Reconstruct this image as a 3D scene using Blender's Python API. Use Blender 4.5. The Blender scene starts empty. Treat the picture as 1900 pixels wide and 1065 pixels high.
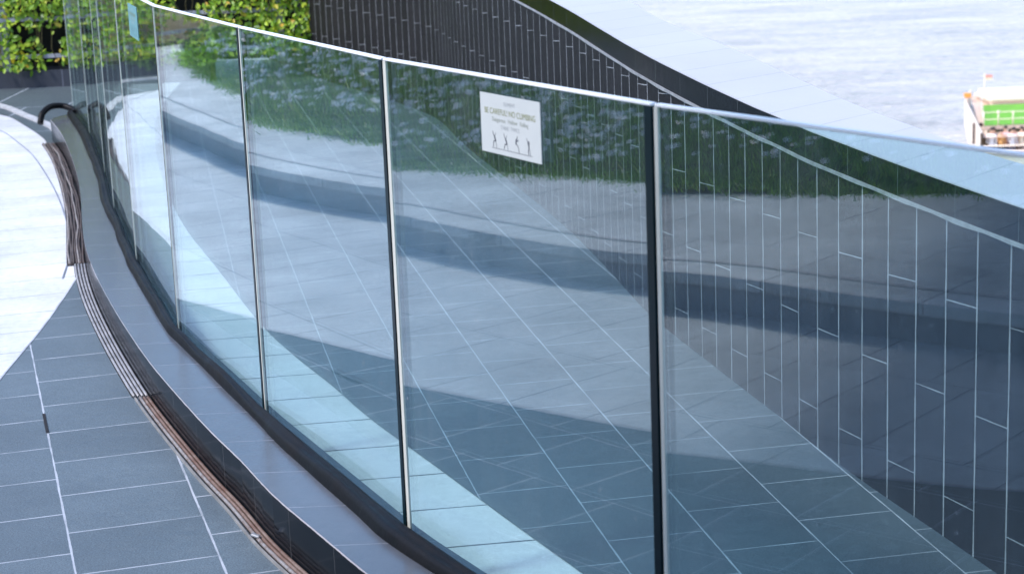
import bpy, bmesh, math, random
from mathutils import Vector, Matrix, noise
from mathutils.geometry import tessellate_polygon
random.seed(7)
S = bpy.context.scene
COL = S.collection
R = math.radians

# ------------------------------------------------------------------ camera, sky, sun, exposure
EYE = 1.65
pitch = math.atan((532.5 + 257) / 3493.0); roll = R(2.3)
fwd = Vector((0, math.cos(pitch), -math.sin(pitch)))
r0 = Vector((1, 0, 0)); u0 = r0.cross(fwd)
rt = r0 * math.cos(roll) - u0 * math.sin(roll)
up = u0 * math.cos(roll) + r0 * math.sin(roll)
cd = bpy.data.cameras.new('camera'); cam = bpy.data.objects.new('camera', cd); COL.objects.link(cam)
M = Matrix((rt, up, -fwd)).transposed().to_4x4(); M.translation = Vector((0, 0, EYE))
cam.matrix_world = M
cd.sensor_width = 36; cd.lens = 3493 / 1900 * 36
cd.clip_start = 0.05; cd.clip_end = 20000
cd.dof.use_dof = True; cd.dof.focus_distance = 5.4; cd.dof.aperture_fstop = 7.0
S.camera = cam

SUN_EL, SUN_AZ = 50.0, -118.0          # azimuth of the sun measured from +Y towards +X
w = bpy.data.worlds.new('World'); S.world = w; w.use_nodes = True
wn = w.node_tree; bg = wn.nodes['Background']
sky = wn.nodes.new('ShaderNodeTexSky'); sky.sky_type = 'NISHITA'; sky.sun_disc = False
sky.sun_elevation = R(SUN_EL); sky.sun_rotation = R(SUN_AZ)
sky.air_density = 1.0; sky.dust_density = 1.2; sky.ozone_density = 1.5
wn.links.new(sky.outputs[0], bg.inputs['Color']); bg.inputs['Strength'].default_value = 0.15
sl = bpy.data.lights.new('sun', 'SUN'); sl.energy = 2.0; sl.angle = R(9); sl.color = (1, .93, .84)
so = bpy.data.objects.new('sun', sl); COL.objects.link(so)
az = R(SUN_AZ); el = R(SUN_EL)
sdir = Vector((math.sin(az) * math.cos(el), math.cos(az) * math.cos(el), math.sin(el)))
so.rotation_euler = sdir.to_track_quat('Z', 'Y').to_euler()
so.location = sdir * 30

S.render.engine = 'CYCLES'
vs = S.view_settings
vs.view_transform = 'Standard'; vs.look = 'None'; vs.gamma = 1; vs.use_curve_mapping = False
vs.exposure = 1.05
vs.use_white_balance = True; vs.white_balance_temperature = 6000; vs.white_balance_tint = 14
cy = S.cycles
cy.max_bounces = 14; cy.transparent_max_bounces = 40; cy.glossy_bounces = 6; cy.diffuse_bounces = 4

# ------------------------------------------------------------------ helpers
def tag(o, label=None, cat=None, group=None, kind=None):
    for k, v in (('label', label), ('category', cat), ('group', group), ('kind', kind)):
        if v: o[k] = v
    return o

def empty(name, loc=(0, 0, 0), parent=None):
    o = bpy.data.objects.new(name, None); COL.objects.link(o); o.location = loc
    o.empty_display_size = .1
    if parent: o.parent = parent
    return o

class MB:
    def __init__(s): s.bm = bmesh.new(); s.uv = s.bm.loops.layers.uv.new('UVMap')
    def face(s, pts, uvs=None, mi=0):
        vs_ = [s.bm.verts.new(p) for p in pts]
        try: f = s.bm.faces.new(vs_)
        except ValueError: return None
        f.material_index = mi
        if uvs:
            for l, t in zip(f.loops, uvs): l[s.uv].uv = t
        return f
    def box(s, c, size, rz=0, mi=0):
        m = Matrix.Translation(c) @ Matrix.Rotation(rz, 4, 'Z') @ Matrix.Diagonal((*size, 1))
        r = bmesh.ops.create_cube(s.bm, size=1, matrix=m)
        for v in r['verts']:
            for f in v.link_faces: f.material_index = mi
    def tube(s, pts, rad, n=8, caps=True, squash=1.0):
        pts = [Vector(p) for p in pts]; rings = []
        for i, p in enumerate(pts):
            a = pts[max(i - 1, 0)]; b = pts[min(i + 1, len(pts) - 1)]
            t = (b - a).normalized()
            ref = Vector((0, 0, 1)) if abs(t.z) < .95 else Vector((1, 0, 0))
            x = t.cross(ref).normalized(); y = x.cross(t).normalized()
            r = rad[i] if isinstance(rad, (list, tuple)) else rad
            rings.append([s.bm.verts.new(p + x * math.cos(2 * math.pi * k / n) * r + y * math.sin(2 * math.pi * k / n) * r * squash) for k in range(n)])
        for q in range(len(rings) - 1):
            for k in range(n):
                f = s.bm.faces.new((rings[q][k], rings[q][(k + 1) % n], rings[q + 1][(k + 1) % n], rings[q + 1][k])); f.smooth = True
        if caps:
            s.bm.faces.new(rings[0]); s.bm.faces.new(rings[-1][::-1])
    def ball(s, c, r, sc=(1, 1, 1), sub=2):
        m = Matrix.Translation(c) @ Matrix.Diagonal((*sc, 1))
        q = bmesh.ops.create_icosphere(s.bm, subdivisions=sub, radius=r, matrix=m)
        for v in q['verts']:
            for f in v.link_faces: f.smooth = True
    def build(s, name, mats, parent=None, merge=True, normals=True):
        if merge: bmesh.ops.remove_doubles(s.bm, verts=s.bm.verts, dist=1e-5)
        if normals: bmesh.ops.recalc_face_normals(s.bm, faces=s.bm.faces)
        me = bpy.data.meshes.new(name); s.bm.to_mesh(me); s.bm.free()
        for m in (mats if isinstance(mats, (list, tuple)) else [mats]): me.materials.append(m)
        o = bpy.data.objects.new(name, me); COL.objects.link(o)
        if parent: o.parent = parent
        return o

def crom(pts, n=8):
    """Catmull-Rom resample of a polyline of tuples"""
    P = [Vector(p) for p in pts]; P = [2 * P[0] - P[1]] + P + [2 * P[-1] - P[-2]]; out = []
    for i in range(1, len(P) - 2):
        for k in range(n):
            t = k / n; a, b, c, d = P[i - 1:i + 3]
            out.append(.5 * ((2 * b) + (c - a) * t + (2 * a - 5 * b + 4 * c - d) * t * t + (3 * b - a - 3 * c + d) * t ** 3))
    out.append(P[-2]); return out

def smooth_pts(P, it=2):
    P = [Vector(p) for p in P]
    for _ in range(it):
        P = [P[0]] + [(P[i - 1] + 2 * P[i] + P[i + 1]) / 4 for i in range(1, len(P) - 1)] + [P[-1]]
    return P

def interp(tab, x):
    """tab: sorted (x, y)"""
    if x <= tab[0][0]:
        (a, b), (c, d) = tab[0], tab[1]
    elif x >= tab[-1][0]:
        (a, b), (c, d) = tab[-2], tab[-1]
    else:
        for i in range(len(tab) - 1):
            if tab[i][0] <= x <= tab[i + 1][0]:
                (a, b), (c, d) = tab[i], tab[i + 1]; break
    return b + (d - b) * (x - a) / (c - a)

# ------------------------------------------------------------------ materials
class NT:
    def __init__(s, name):
        s.m = bpy.data.materials.new(name); s.m.use_nodes = True; s.t = s.m.node_tree
        s.t.nodes.clear(); s.out = s.t.nodes.new('ShaderNodeOutputMaterial')
    def n(s, typ, **kw):
        x = s.t.nodes.new(typ)
        for k, v in kw.items(): setattr(x, k, v)
        return x
    def link(s, a, b): s.t.links.new(a, b)
    def val(s, inp, v):
        if hasattr(v, 'is_output') or isinstance(v, bpy.types.NodeSocket): s.link(v, inp)
        else: inp.default_value = v
    def math(s, op, a, b=None, c=None, clamp=False):
        x = s.n('ShaderNodeMath', operation=op); x.use_clamp = clamp
        s.val(x.inputs[0], a)
        if b is not None: s.val(x.inputs[1], b)
        if c is not None: s.val(x.inputs[2], c)
        return x.outputs[0]
    def mix(s, f, a, b, blend='MIX'):
        x = s.n('ShaderNodeMix', data_type='RGBA', blend_type=blend)
        s.val(x.inputs['Factor'], f)
        s.val(x.inputs[6], a if not isinstance(a, tuple) else (*a, 1) if len(a) == 3 else a)
        s.val(x.inputs[7], b if not isinstance(b, tuple) else (*b, 1) if len(b) == 3 else b)
        return x.outputs[2]
    def noise(s, vec, scale, detail=4, rough=.6, dims='3D'):
        x = s.n('ShaderNodeTexNoise', noise_dimensions=dims)
        if vec is not None: s.link(vec, x.inputs['Vector'])
        x.inputs['Scale'].default_value = scale; x.inputs['Detail'].default_value = detail; x.inputs['Roughness'].default_value = rough
        return x.outputs['Fac']
    def ramp(s, f, a, b, lo=0., hi=1.):
        x = s.n('ShaderNodeMapRange'); s.val(x.inputs['Value'], f)
        x.inputs['From Min'].default_value = a; x.inputs['From Max'].default_value = b
        x.inputs['To Min'].default_value = lo; x.inputs['To Max'].default_value = hi
        return x.outputs[0]
    def bsdf(s, color, rough=.5, metallic=0., spec=.5, coat=0., normal=None, **kw):
        b = s.n('ShaderNodeBsdfPrincipled')
        s.val(b.inputs['Base Color'], color if not isinstance(color, tuple) else (*color, 1))
        s.val(b.inputs['Roughness'], rough); s.val(b.inputs['Metallic'], metallic)
        b.inputs['Specular IOR Level'].default_value = spec; b.inputs['Coat Weight'].default_value = coat
        b.inputs['Coat Roughness'].default_value = .08
        if normal is not None: s.link(normal, b.inputs['Normal'])
        for k, v in kw.items(): s.val(b.inputs[k], v)
        s.link(b.outputs[0], s.out.inputs['Surface']); return b
    def bump(s, h, strength=.3, dist=.01):
        x = s.n('ShaderNodeBump'); x.inputs['Strength'].default_value = strength; x.inputs['Distance'].default_value = dist
        s.link(h, x.inputs['Height']); return x.outputs[0]

def joints(N, vec, pu, pv, wj, ou=0., ov=0., bond=.5, wobble=.0015, skew=0., jw=(1., 1.)):
    """running-bond joint mask in metres. u along the strips, v across. returns mask, per-tile random"""
    sp = N.n('ShaderNodeSeparateXYZ'); N.link(vec, sp.inputs[0])
    wob = N.math('MULTIPLY', N.math('SUBTRACT', N.noise(vec, 6, 2), .5), wobble * 2)
    u = N.math('ADD', sp.outputs[0], wob); v = N.math('ADD', sp.outputs[1], wob)
    vv = N.math('DIVIDE', N.math('SUBTRACT', v, ov), pv)
    col = N.math('FLOOR', vv)
    if skew: u = N.math('SUBTRACT', u, N.math('MULTIPLY', N.math('SUBTRACT', vv, col), skew * pv))
    odd = N.math('MODULO', N.math('ABSOLUTE', col), 2)
    uu = N.math('ADD', N.math('DIVIDE', N.math('SUBTRACT', u, ou), pu), N.math('MULTIPLY', odd, bond))
    row = N.math('FLOOR', uu)
    fu = N.math('SUBTRACT', uu, row); fv = N.math('SUBTRACT', vv, col)
    du = N.math('MULTIPLY', N.math('MINIMUM', fu, N.math('SUBTRACT', 1, fu)), pu)
    dv = N.math('MULTIPLY', N.math('MINIMUM', fv, N.math('SUBTRACT', 1, fv)), pv)
    d = N.math('MINIMUM', N.math('DIVIDE', du, jw[0]), N.math('DIVIDE', dv, jw[1]))
    width = N.math('MULTIPLY', N.ramp(N.noise(vec, 9, 2), .35, .65, .65, 1.25), wj / 2)
    m = N.math('DIVIDE', N.math('SUBTRACT', width, d), .0009)
    m = N.math('ADD', m, .5, clamp=True)
    cb = N.n('ShaderNodeCombineXYZ'); N.link(col, cb.inputs[0]); N.link(row, cb.inputs[1])
    wn_ = N.n('ShaderNodeTexWhiteNoise', noise_dimensions='2D'); N.link(cb.outputs[0], wn_.inputs['Vector'])
    return m, wn_.outputs['Value']

def rotvec(N, ang):
    """object coordinates turned so that x runs along direction ang (degrees)"""
    tc = N.n('ShaderNodeTexCoord'); mp = N.n('ShaderNodeMapping', vector_type='POINT')
    mp.inputs['Rotation'].default_value = (0, 0, R(-ang)); N.link(tc.outputs['Object'], mp.inputs['Vector'])
    return tc.outputs['Object'], mp.outputs[0]

def stone_floor(name, base, jcol, ang, pu, pv, ou, ov, wj=.005, var=.12, rough=(.45, .65), speck=.35, jmix=1.0, broken=.25, uvmode=False, spec=.5, stain=.2, ior=1.5, skew=0., jw=(1., 1.)):
    N = NT(name)
    if uvmode:
        tc = N.n('ShaderNodeTexCoord'); obj = tc.outputs['Object']; vec = tc.outputs['UV']
    else:
        obj, vec = rotvec(N, ang)
    m, rnd = joints(N, vec, pu, pv, wj, ou, ov, skew=skew, jw=jw)
    grain = N.noise(obj, 230, 3, .8); cloud = N.noise(obj, 2.2, 5, .6); mid = N.noise(obj, 30, 4, .7)
    k = N.math('MULTIPLY', N.ramp(rnd, 0, 1, 1 - var, 1 + var), N.ramp(grain, .3, .7, 1 - speck, 1 + speck))
    k = N.math('MULTIPLY', k, N.ramp(cloud, .3, .7, 1 - stain * .7, 1 + stain * .7))
    k = N.math('MULTIPLY', k, N.ramp(mid, .3, .7, 1 - stain * .6, 1 + stain * .5))
    c = N.n('ShaderNodeVectorMath', operation='SCALE'); c.inputs[0].default_value = base; N.link(k, c.inputs['Scale'])
    gap = N.ramp(N.noise(obj, 3.1, 3, .7), .5 - broken * .5, .62 - broken * .5, 1 - broken * 1.6 if broken < .6 else 0, 1)
    mm = N.math('MULTIPLY', m, N.math('MULTIPLY', gap, jmix), clamp=True)
    jc = N.mix(N.ramp(N.noise(obj, 14, 3), .3, .7), tuple(x * .8 for x in jcol), jcol)
    color = N.mix(mm, c.outputs[0], jc)
    h = N.math('SUBTRACT', N.math('MULTIPLY', grain, .25), N.math('MULTIPLY', m, .6))
    h = N.math('ADD', h, N.math('MULTIPLY', mid, .25))
    rg = N.ramp(mid, .3, .7, rough[0], rough[1])
    N.bsdf(color, rg, normal=N.bump(h, .35, .002), spec=spec, IOR=ior)
    return N.m

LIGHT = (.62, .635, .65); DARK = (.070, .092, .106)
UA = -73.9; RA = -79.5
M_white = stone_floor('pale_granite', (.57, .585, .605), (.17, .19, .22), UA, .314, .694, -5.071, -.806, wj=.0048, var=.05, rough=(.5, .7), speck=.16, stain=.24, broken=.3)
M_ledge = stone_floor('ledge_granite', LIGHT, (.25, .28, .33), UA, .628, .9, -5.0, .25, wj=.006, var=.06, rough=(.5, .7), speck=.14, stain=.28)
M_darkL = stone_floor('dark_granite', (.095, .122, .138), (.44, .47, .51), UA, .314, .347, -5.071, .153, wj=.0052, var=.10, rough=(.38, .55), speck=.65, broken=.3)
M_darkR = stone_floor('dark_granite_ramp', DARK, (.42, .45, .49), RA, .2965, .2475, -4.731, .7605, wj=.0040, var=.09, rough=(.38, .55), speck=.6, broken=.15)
M_darkF = stone_floor('dark_granite_end', DARK, (.45, .5, .56), 0, .6, 1.4, -3.86, .0, wj=.012, var=.05, speck=.3, broken=.1)
M_band = stone_floor('pale_granite_band', (.86, .80, .76), (.06, .075, .09), 7.5, 60., .29, -20, .04, wj=.0075, var=.03, rough=(.5, .7), speck=.10, stain=.12, broken=.0)
M_wall = stone_floor('wall_slate', (.0125, .0115, .013), (.31, .33, .35), 0, .49, .1505, .107, .0, wj=.0050, var=.14, rough=(.5, .65), ior=1.3, skew=.075, jw=(.55, 1.2), speck=.55, broken=.0, uvmode=True, stain=.35)
M_fascia = stone_floor('black_fascia', (.004, .0045, .006), (.10, .12, .12), 0, 5., .29, -1., .05, wj=.0022, var=.1, spec=.5, ior=1.2, rough=(.12, .2), speck=.1, broken=.0, uvmode=True)
M_coping = stone_floor('coping_granite', (.48, .48, .51), (.14, .16, .19), 0, 9., .29, -1., .05, wj=.0026, var=.02, rough=(.42, .55), speck=.06, stain=.05, broken=.35, uvmode=True)
M_kerbtop = stone_floor('kerb_top_stone', (.085, .092, .108), (.33, .35, .4), 0, 9., .305, -3., .17, wj=.0022, var=.05, rough=(.18, .26), speck=.08, stain=.14, broken=.4, uvmode=True, spec=.75)

def kerbside():
    N = NT('kerb_side_stone'); tc = N.n('ShaderNodeTexCoord'); uv = tc.outputs['UV']; obj = tc.outputs['Object']
    m, rnd = joints(N, uv, 9., .305, .0018, -3, .17)
    sp = N.n('ShaderNodeSeparateXYZ'); N.link(uv, sp.inputs[0])
    edge = N.math('ADD', sp.outputs[0], N.math('MULTIPLY', N.math('SUBTRACT', N.noise(obj, 25, 4, .7), .5), .006))
    gt = N.ramp(edge, .1345, .1360)
    k = N.ramp(rnd, 0, 1, .8, 1.25)
    c = N.n('ShaderNodeVectorMath', operation='SCALE'); c.inputs[0].default_value = (.006, .008, .011); N.link(k, c.inputs['Scale'])
    dust = N.ramp(N.noise(obj, 5, 6, .75), .55, .85, 0, .07)
    col = N.mix(dust, c.outputs[0], (.25, .24, .23))
    col = N.mix(N.math('MULTIPLY', m, .5), col, (.2, .2, .2))
    col = N.mix(gt, col, (.5, .48, .5))
    N.bsdf(col, N.ramp(N.noise(obj, 12, 4), .3, .7, .08, .15), spec=.5, IOR=1.12)
    return N.m
M_kerbside = kerbside()

def simple(name, col, rough=.5, metallic=0., var=.12, scale=20, bump=0., spec=.5, coat=0.):
    N = NT(name); tc = N.n('ShaderNodeTexCoord'); o = tc.outputs['Object']
    f = N.noise(o, scale, 4, .65)
    c = N.mix(N.ramp(f, .3, .7), tuple(x * (1 - var) for x in col), tuple(min(1, x * (1 + var)) for x in col))
    N.bsdf(c, N.ramp(f, .3, .7, max(.02, rough - .06), rough + .08), metallic, spec, coat, N.bump(f, bump, .004) if bump else None)
    return N.m

def glass():
    N = NT('glass_pane')
    geo = N.n('ShaderNodeNewGeometry'); tc = N.n('ShaderNodeTexCoord')
    mp = N.n('ShaderNodeMapping'); mp.inputs['Scale'].default_value = (1, 1, .45); N.link(tc.outputs['Object'], mp.inputs['Vector'])
    bn = N.bump(N.noise(mp.outputs[0], 2.6, 1, .4), .009, .05)
    ior = N.math('ADD', 1.9, N.math('MULTIPLY', geo.outputs['Backfacing'], 1 / 1.9 - 1.9))
    fr = N.n('ShaderNodeFresnel'); N.link(ior, fr.inputs['IOR'])
    tr = N.n('ShaderNodeBsdfTransparent'); tr.inputs['Color'].default_value = (.81, .92, .925, 1)
    gl = N.n('ShaderNodeBsdfGlossy'); gl.inputs['Roughness'].default_value = .0; gl.inputs['Color'].default_value = (.95, 1, .99, 1)
    N.link(bn, gl.inputs['Normal'])
    mx = N.n('ShaderNodeMixShader'); N.link(fr.outputs[0], mx.inputs[0]); N.link(tr.outputs[0], mx.inputs[1]); N.link(gl.outputs[0], mx.inputs[2])
    # thin film of dust, water streaks and finger marks
    df = N.n('ShaderNodeBsdfDiffuse'); df.inputs['Color'].default_value = (.72, .80, .84, 1)
    mp2 = N.n('ShaderNodeMapping'); mp2.inputs['Scale'].default_value = (14, 14, 1.1); N.link(tc.outputs['Object'], mp2.inputs['Vector'])
    st = N.ramp(N.noise(mp2.outputs[0], 1.5, 5, .7), .48, .78, 0, .028)
    bl = N.ramp(N.noise(tc.outputs['Object'], 3.5, 5, .7), .5, .78, .002, .03)
    dots = N.ramp(N.noise(tc.outputs['Object'], 55, 2, .5), .72, .77, 0, .12)
    dust = N.math('ADD', N.math('ADD', st, bl), dots)
    mx2 = N.n('ShaderNodeMixShader'); N.link(dust, mx2.inputs[0]); N.link(mx.outputs[0], mx2.inputs[1]); N.link(df.outputs[0], mx2.inputs[2])
    N.link(mx2.outputs[0], N.out.inputs['Surface']); return N.m
M_glass = glass()
M_edge_dark = simple('glass_edge_teal', (.0015, .011, .015), .35, var=.3, scale=5, spec=.15)
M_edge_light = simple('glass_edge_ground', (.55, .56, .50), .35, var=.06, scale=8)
M_top = simple('glass_top_edge', (.88, .89, .9), .22, var=.02, scale=8, spec=.8)

def rubber():
    N = NT('black_rubber'); tc = N.n('ShaderNodeTexCoord'); o = tc.outputs['Object']
    f = N.noise(o, 7, 6, .7); g = N.noise(o, 120, 3, .6)
    c = N.mix(N.ramp(f, .45, .75), (.003, .003, .0035), (.009, .008, .008))
    N.bsdf(c, N.ramp(f, .3, .7, .4, .6), spec=.15, normal=N.bump(N.math('ADD', N.math('MULTIPLY', f, .6), N.math('MULTIPLY', g, .08)), .5, .01))
    return N.m
M_rubber = rubber()
M_barg = simple('galvanised_bar', (.30, .30, .31), .45, .2, .3, 18, .1)
def rusty(name, a, b, lo=.42, hi=.6):
    N = NT(name); tc = N.n('ShaderNodeTexCoord'); o = tc.outputs['Object']
    f = N.noise(o, 9, 6, .75); g = N.noise(o, 60, 4, .7)
    c = N.mix(N.ramp(f, lo, hi), a, b); c = N.mix(N.ramp(g, .45, .8), c, (.10, .05, .03))
    N.bsdf(c, .62, normal=N.bump(g, .4, .003)); return N.m
M_barr = rusty('rusty_bar', (.22, .165, .135), (.125, .068, .046))
M_barr2 = rusty('rust_flecked_bar', (.26, .25, .245), (.15, .10, .075), .5, .7)
M_bard = rusty('weathered_dark_bar', (.035, .03, .03), (.11, .09, .08), .4, .65)
M_black = simple('slot_dark', (.008, .008, .009), .8, var=.3)
M_white_p = simple('white_paint', (.82, .82, .80), .4, var=.04)
M_grey_p = simple('grey_paint', (.34, .35, .38), .45, var=.08)
M_plbase = stone_floor('planter_stone', (.036, .042, .055), (.12, .13, .16), 0, 1.15, 9., -3.58, 0, wj=.010, var=.12, speck=.15, uvmode=True, broken=0)
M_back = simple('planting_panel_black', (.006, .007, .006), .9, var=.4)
M_tan = simple('beige_render', (.52, .42, .27), .8, var=.15, scale=3)

def leafmat(name, pals, trans=.35):
    N = NT(name)
    geo = N.n('ShaderNodeNewGeometry'); r = geo.outputs['Random Per Island']
    cr = N.n('ShaderNodeValToRGB'); cr.color_ramp.interpolation = 'LINEAR'
    e = cr.color_ramp.elements
    while len(e) < len(pals): e.new(.5)
    for i, (p, c) in enumerate(pals): e[i].position = p; e[i].color = (*c, 1)
    N.link(r, cr.inputs[0])
    b = N.n('ShaderNodeBsdfPrincipled'); N.link(cr.outputs[0], b.inputs['Base Color']); b.inputs['Roughness'].default_value = .42
    t = N.n('ShaderNodeBsdfTranslucent'); N.link(cr.outputs[0], t.inputs['Color'])
    mx = N.n('ShaderNodeMixShader'); mx.inputs[0].default_value = trans; N.link(b.outputs[0], mx.inputs[1]); N.link(t.outputs[0], mx.inputs[2])
    N.link(mx.outputs[0], N.out.inputs['Surface']); return N.m
M_leaf = leafmat('leaf_green', [(0, (.07, .17, .012)), (.35, (.22, .40, .022)), (.65, (.42, .60, .04)), (.9, (.58, .68, .06)), (.975, (.60, .48, .03)), (1, (.66, .40, .05))])
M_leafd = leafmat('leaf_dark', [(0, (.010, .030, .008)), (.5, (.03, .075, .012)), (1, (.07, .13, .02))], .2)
M_grass = leafmat('grass_blade', [(0, (.05, .16, .014)), (.5, (.15, .34, .03)), (.9, (.28, .46, .06)), (1, (.26, .30, .06))], .25)
M_soil = simple('lawn_soil', (.03, .075, .014), .9, var=.5, scale=9)
M_petal = simple('daisy_white', (.85, .85, .88), .5, var=.03)
M_stem = simple('stem_brown', (.10, .085, .03), .7, var=.3)

# ------------------------------------------------------------------ plan curves (metres; camera stands at 0,0)
OUT = [(12.16, -2.95), (11.4, -2.70), (10.4, -2.42), (9.3, -2.135), (8.1, -1.868), (7.36, -1.672), (6.63, -1.445), (6.05, -1.249), (5.65, -1.104), (5.03, -.857),
       (4.756, -.735), (4.46, -.618), (4.169, -.476), (3.895, -.344), (3.4, -.085), (2.9, .20), (2.3, .60), (1.6, 1.12)]
OUT = sorted((p.x, p.y) for p in smooth_pts(crom([(a, b, 0) for a, b in OUT], 8), 10))
GV = [Vector(p) for p in ((-2.837, 12.384), (-2.505, 11.309), (-2.108, 9.795), (-1.829, 8.636), (-1.495, 7.40), (-1.123, 6.164), (-.711, 5.155), (-.259, 4.133), (.255, 3.176), (.74, 2.43))]
GL = sorted((p.y, p.x) for p in GV)
xo = lambda y: interp(OUT, y)
xg = lambda y: interp(GL, y)
KH = .14

# ------------------------------------------------------------------ ground sheets
def sheet(name, poly, z, mat):
    mb = MB(); P = [Vector((x, y, z)) for x, y in poly]
    V_ = [mb.bm.verts.new(p) for p in P]
    for t in tessellate_polygon([P]):
        try: mb.bm.faces.new([V_[i] for i in t])
        except ValueError: pass
    o = mb.build(name, mat); tag(o, kind='structure')
    for p in o.data.polygons:
        if p.normal.z < 0: p.flip()
    return o

WB = [(-2.3, 17.6), (-1.95, 16.5), (-1.67, 15.62), (-1.314, 14.727), (-.93, 13.83), (-.66, 13.1), (-.436, 12.385), (-.256, 11.197), (.022, 9.772), (.298, 8.258), (.468, 6.959), (.535, 6.549),
      (.64, 6.05), (.731, 5.62), (.79, 5.35), (.84, 5.08), (.925, 4.72), (1.03, 4.33), (1.10, 4.05), (1.22, 3.6), (1.38, 3.0), (1.6, 2.2), (1.9, 1.2)]
WC = smooth_pts(crom([(x, y, 0) for x, y in WB], 6), 6)
FT = sorted([(17.6, 1.32), (15.6, 1.26), (12.4, 1.18), (10.5, 1.10), (9.47, 1.065), (8.56, 1.026), (7.65, .992), (6.7, .966), (5.98, .930), (5.54, .912), (5.14, .902), (4.87, .898), (4.37, .884), (4.0, .879), (2., .86), (1., .85)])
FH = sorted([(17.6, .088), (8.56, .090), (6.7, .086), (5.14, .085), (4.37, .084), (1., .083)])
OW = [(-1.9, 17.6), (-1.2, 15.6), (-.3, 12.9), (.05, 11.6), (.32, 10.2), (.59, 8.4), (.665, 7.67), (.935, 6.2), (1.037, 5.53), (1.15, 4.92), (1.225, 4.6), (1.37, 4.1), (1.62, 3.2), (2.0, 2.), (2.3, 1.2)]
OC = sorted((p.y, p.x) for p in smooth_pts(crom([(x, y, 0) for x, y in OW], 6), 4))

# big plaza sheet: everything on the land side of the parapet wall
wallpts = [(p.x + .05, p.y) for p in WC]
sheet('plaza_pavement', [(-14, -6), (4.2, -6), (2.3, 0.5)] + wallpts[::-1] + [(-2.3, 21), (-14, 21)], 0, M_white)

# dark paving, camera side
BD = [(-1.62, 2.2), (-1.50, 2.9), (-1.55, 3.6), (-1.60, 4.4), (-1.66, 4.95), (-1.70, 5.5), (-1.735, 5.98), (-1.755, 6.3), (-1.768, 6.75), (-1.79, 7.15), (-1.822, 7.6), (-1.852, 7.95)]
BDc = [(p.x, p.y) for p in smooth_pts(crom([(x, y, 0) for x, y in BD], 5), 3)]
ys = [1.2 + i * (7.95 - 1.2) / 50 for i in range(51)]
kerbline = [(xo(y) + .02, y) for y in ys]
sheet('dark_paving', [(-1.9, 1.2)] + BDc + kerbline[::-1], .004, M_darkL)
# thin joint lines bordering the dark paving and curving through the pale paving
def ribbon(name, pts, wd, z, mat):
    mb = MB(); P = [Vector((x, y, 0)) for x, y in pts]; prev = None
    for i, p in enumerate(P):
        t = (P[min(i + 1, len(P) - 1)] - P[max(i - 1, 0)]).normalized(); n = Vector((-t.y, t.x, 0))
        a, b = p - n * wd / 2, p + n * wd / 2
        a.z = b.z = z
        if prev: mb.face([prev[0], a, b, prev[1]])
        prev = (a, b)
    o = mb.build(name, mat); tag(o, kind='structure')
    for q in o.data.polygons:
        if q.normal.z < 0: q.flip()
    return o
M_jd = simple('joint_dark', (.20, .22, .27), .8, var=.4, scale=6)
M_black_gap = simple('open_gap', (.01, .01, .012), .9)
M_jl = simple('joint_pale', (.40, .43, .48), .8, var=.35, scale=6)
ribbon('paving_joint', BDc, .006, .006, M_jl)
ribbon('paving_gap', [(-1.495, 5.73), (-1.465, 5.625), (-1.434, 5.519)], .009, .0065, M_black_gap)
WJ = smooth_pts(crom([(x, y, 0) for x, y in ((-4.6, 14.3), (-3.9, 13.5), (-3.43, 12.74), (-3.19, 12.19), (-2.92, 11.52), (-2.59, 10.53), (-2.35, 9.75), (-2.15, 9.03), (-2.01, 8.48), (-1.90, 7.8))], 6), 3)
ribbon('paving_joint', [(p.x, p.y) for p in WJ], .007, .003, M_jd)
# dark paving on the ramp side
BE = [(.62, 3.0), (.38, 3.6), (.138, 4.193), (.041, 4.41), (-.094, 4.719), (-.216, 5.005), (-.333, 5.269), (-.472, 5.591), (-.592, 5.914), (-.756, 6.315), (-.953, 6.855), (-1.27, 7.926), (-1.568, 8.91), (-1.934, 10.424), (-2.25, 12.0), (-2.5, 13.6), (-2.62, 15.32)]
BEc = [(p.x, p.y) for p in smooth_pts(crom([(x, y, 0) for x, y in BE], 5), 3)]
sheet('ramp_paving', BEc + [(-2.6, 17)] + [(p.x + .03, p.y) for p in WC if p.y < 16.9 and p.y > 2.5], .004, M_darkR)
# pale band between balustrade and ramp paving: own joints running across it
BBl = [(xg(y) + .02, y) for _, y in BEc if y < 9.4]
sheet('pale_band_paving', [p for p in BEc if p[1] < 9.4] + BBl[::-1], .002, M_band)
# dark paving at the far end, either side of the kerb end
FB = [(-9, 15.32), (-8, 15.2), (-5.6, 14.6), (-4.3, 14.15), (-3.67, 13.65), (-3.37, 13.07), (-3.03, 12.27), (-2.9, 11.9), (-2.72, 11.9), (-2.66, 12.3), (-2.75, 13.02), (-2.85, 13.79), (-2.97, 14.65), (-3.02, 15.32)]
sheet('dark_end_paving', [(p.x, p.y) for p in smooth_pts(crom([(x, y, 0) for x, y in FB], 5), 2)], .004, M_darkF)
def strip_box(name, pts, wd, z0, z1, mat):
    mb = MB(); P = [Vector((x, y, 0)) for x, y in pts]; prev = None
    for i, p in enumerate(P):
        t = (P[min(i + 1, len(P) - 1)] - P[max(i - 1, 0)]).normalized(); n = Vector((-t.y, t.x, 0)) * wd / 2
        q = [Vector((p.x - n.x, p.y - n.y, z0)), Vector((p.x - n.x, p.y - n.y, z1)), Vector((p.x + n.x, p.y + n.y, z1)), Vector((p.x + n.x, p.y + n.y, z0))]
        if prev:
            for k in range(4): mb.face([prev[k], q[k], q[(k + 1) % 4], prev[(k + 1) % 4]])
        else: mb.face(q)
        prev = q
    mb.face(prev[::-1]); return mb.build(name, mat)
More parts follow.
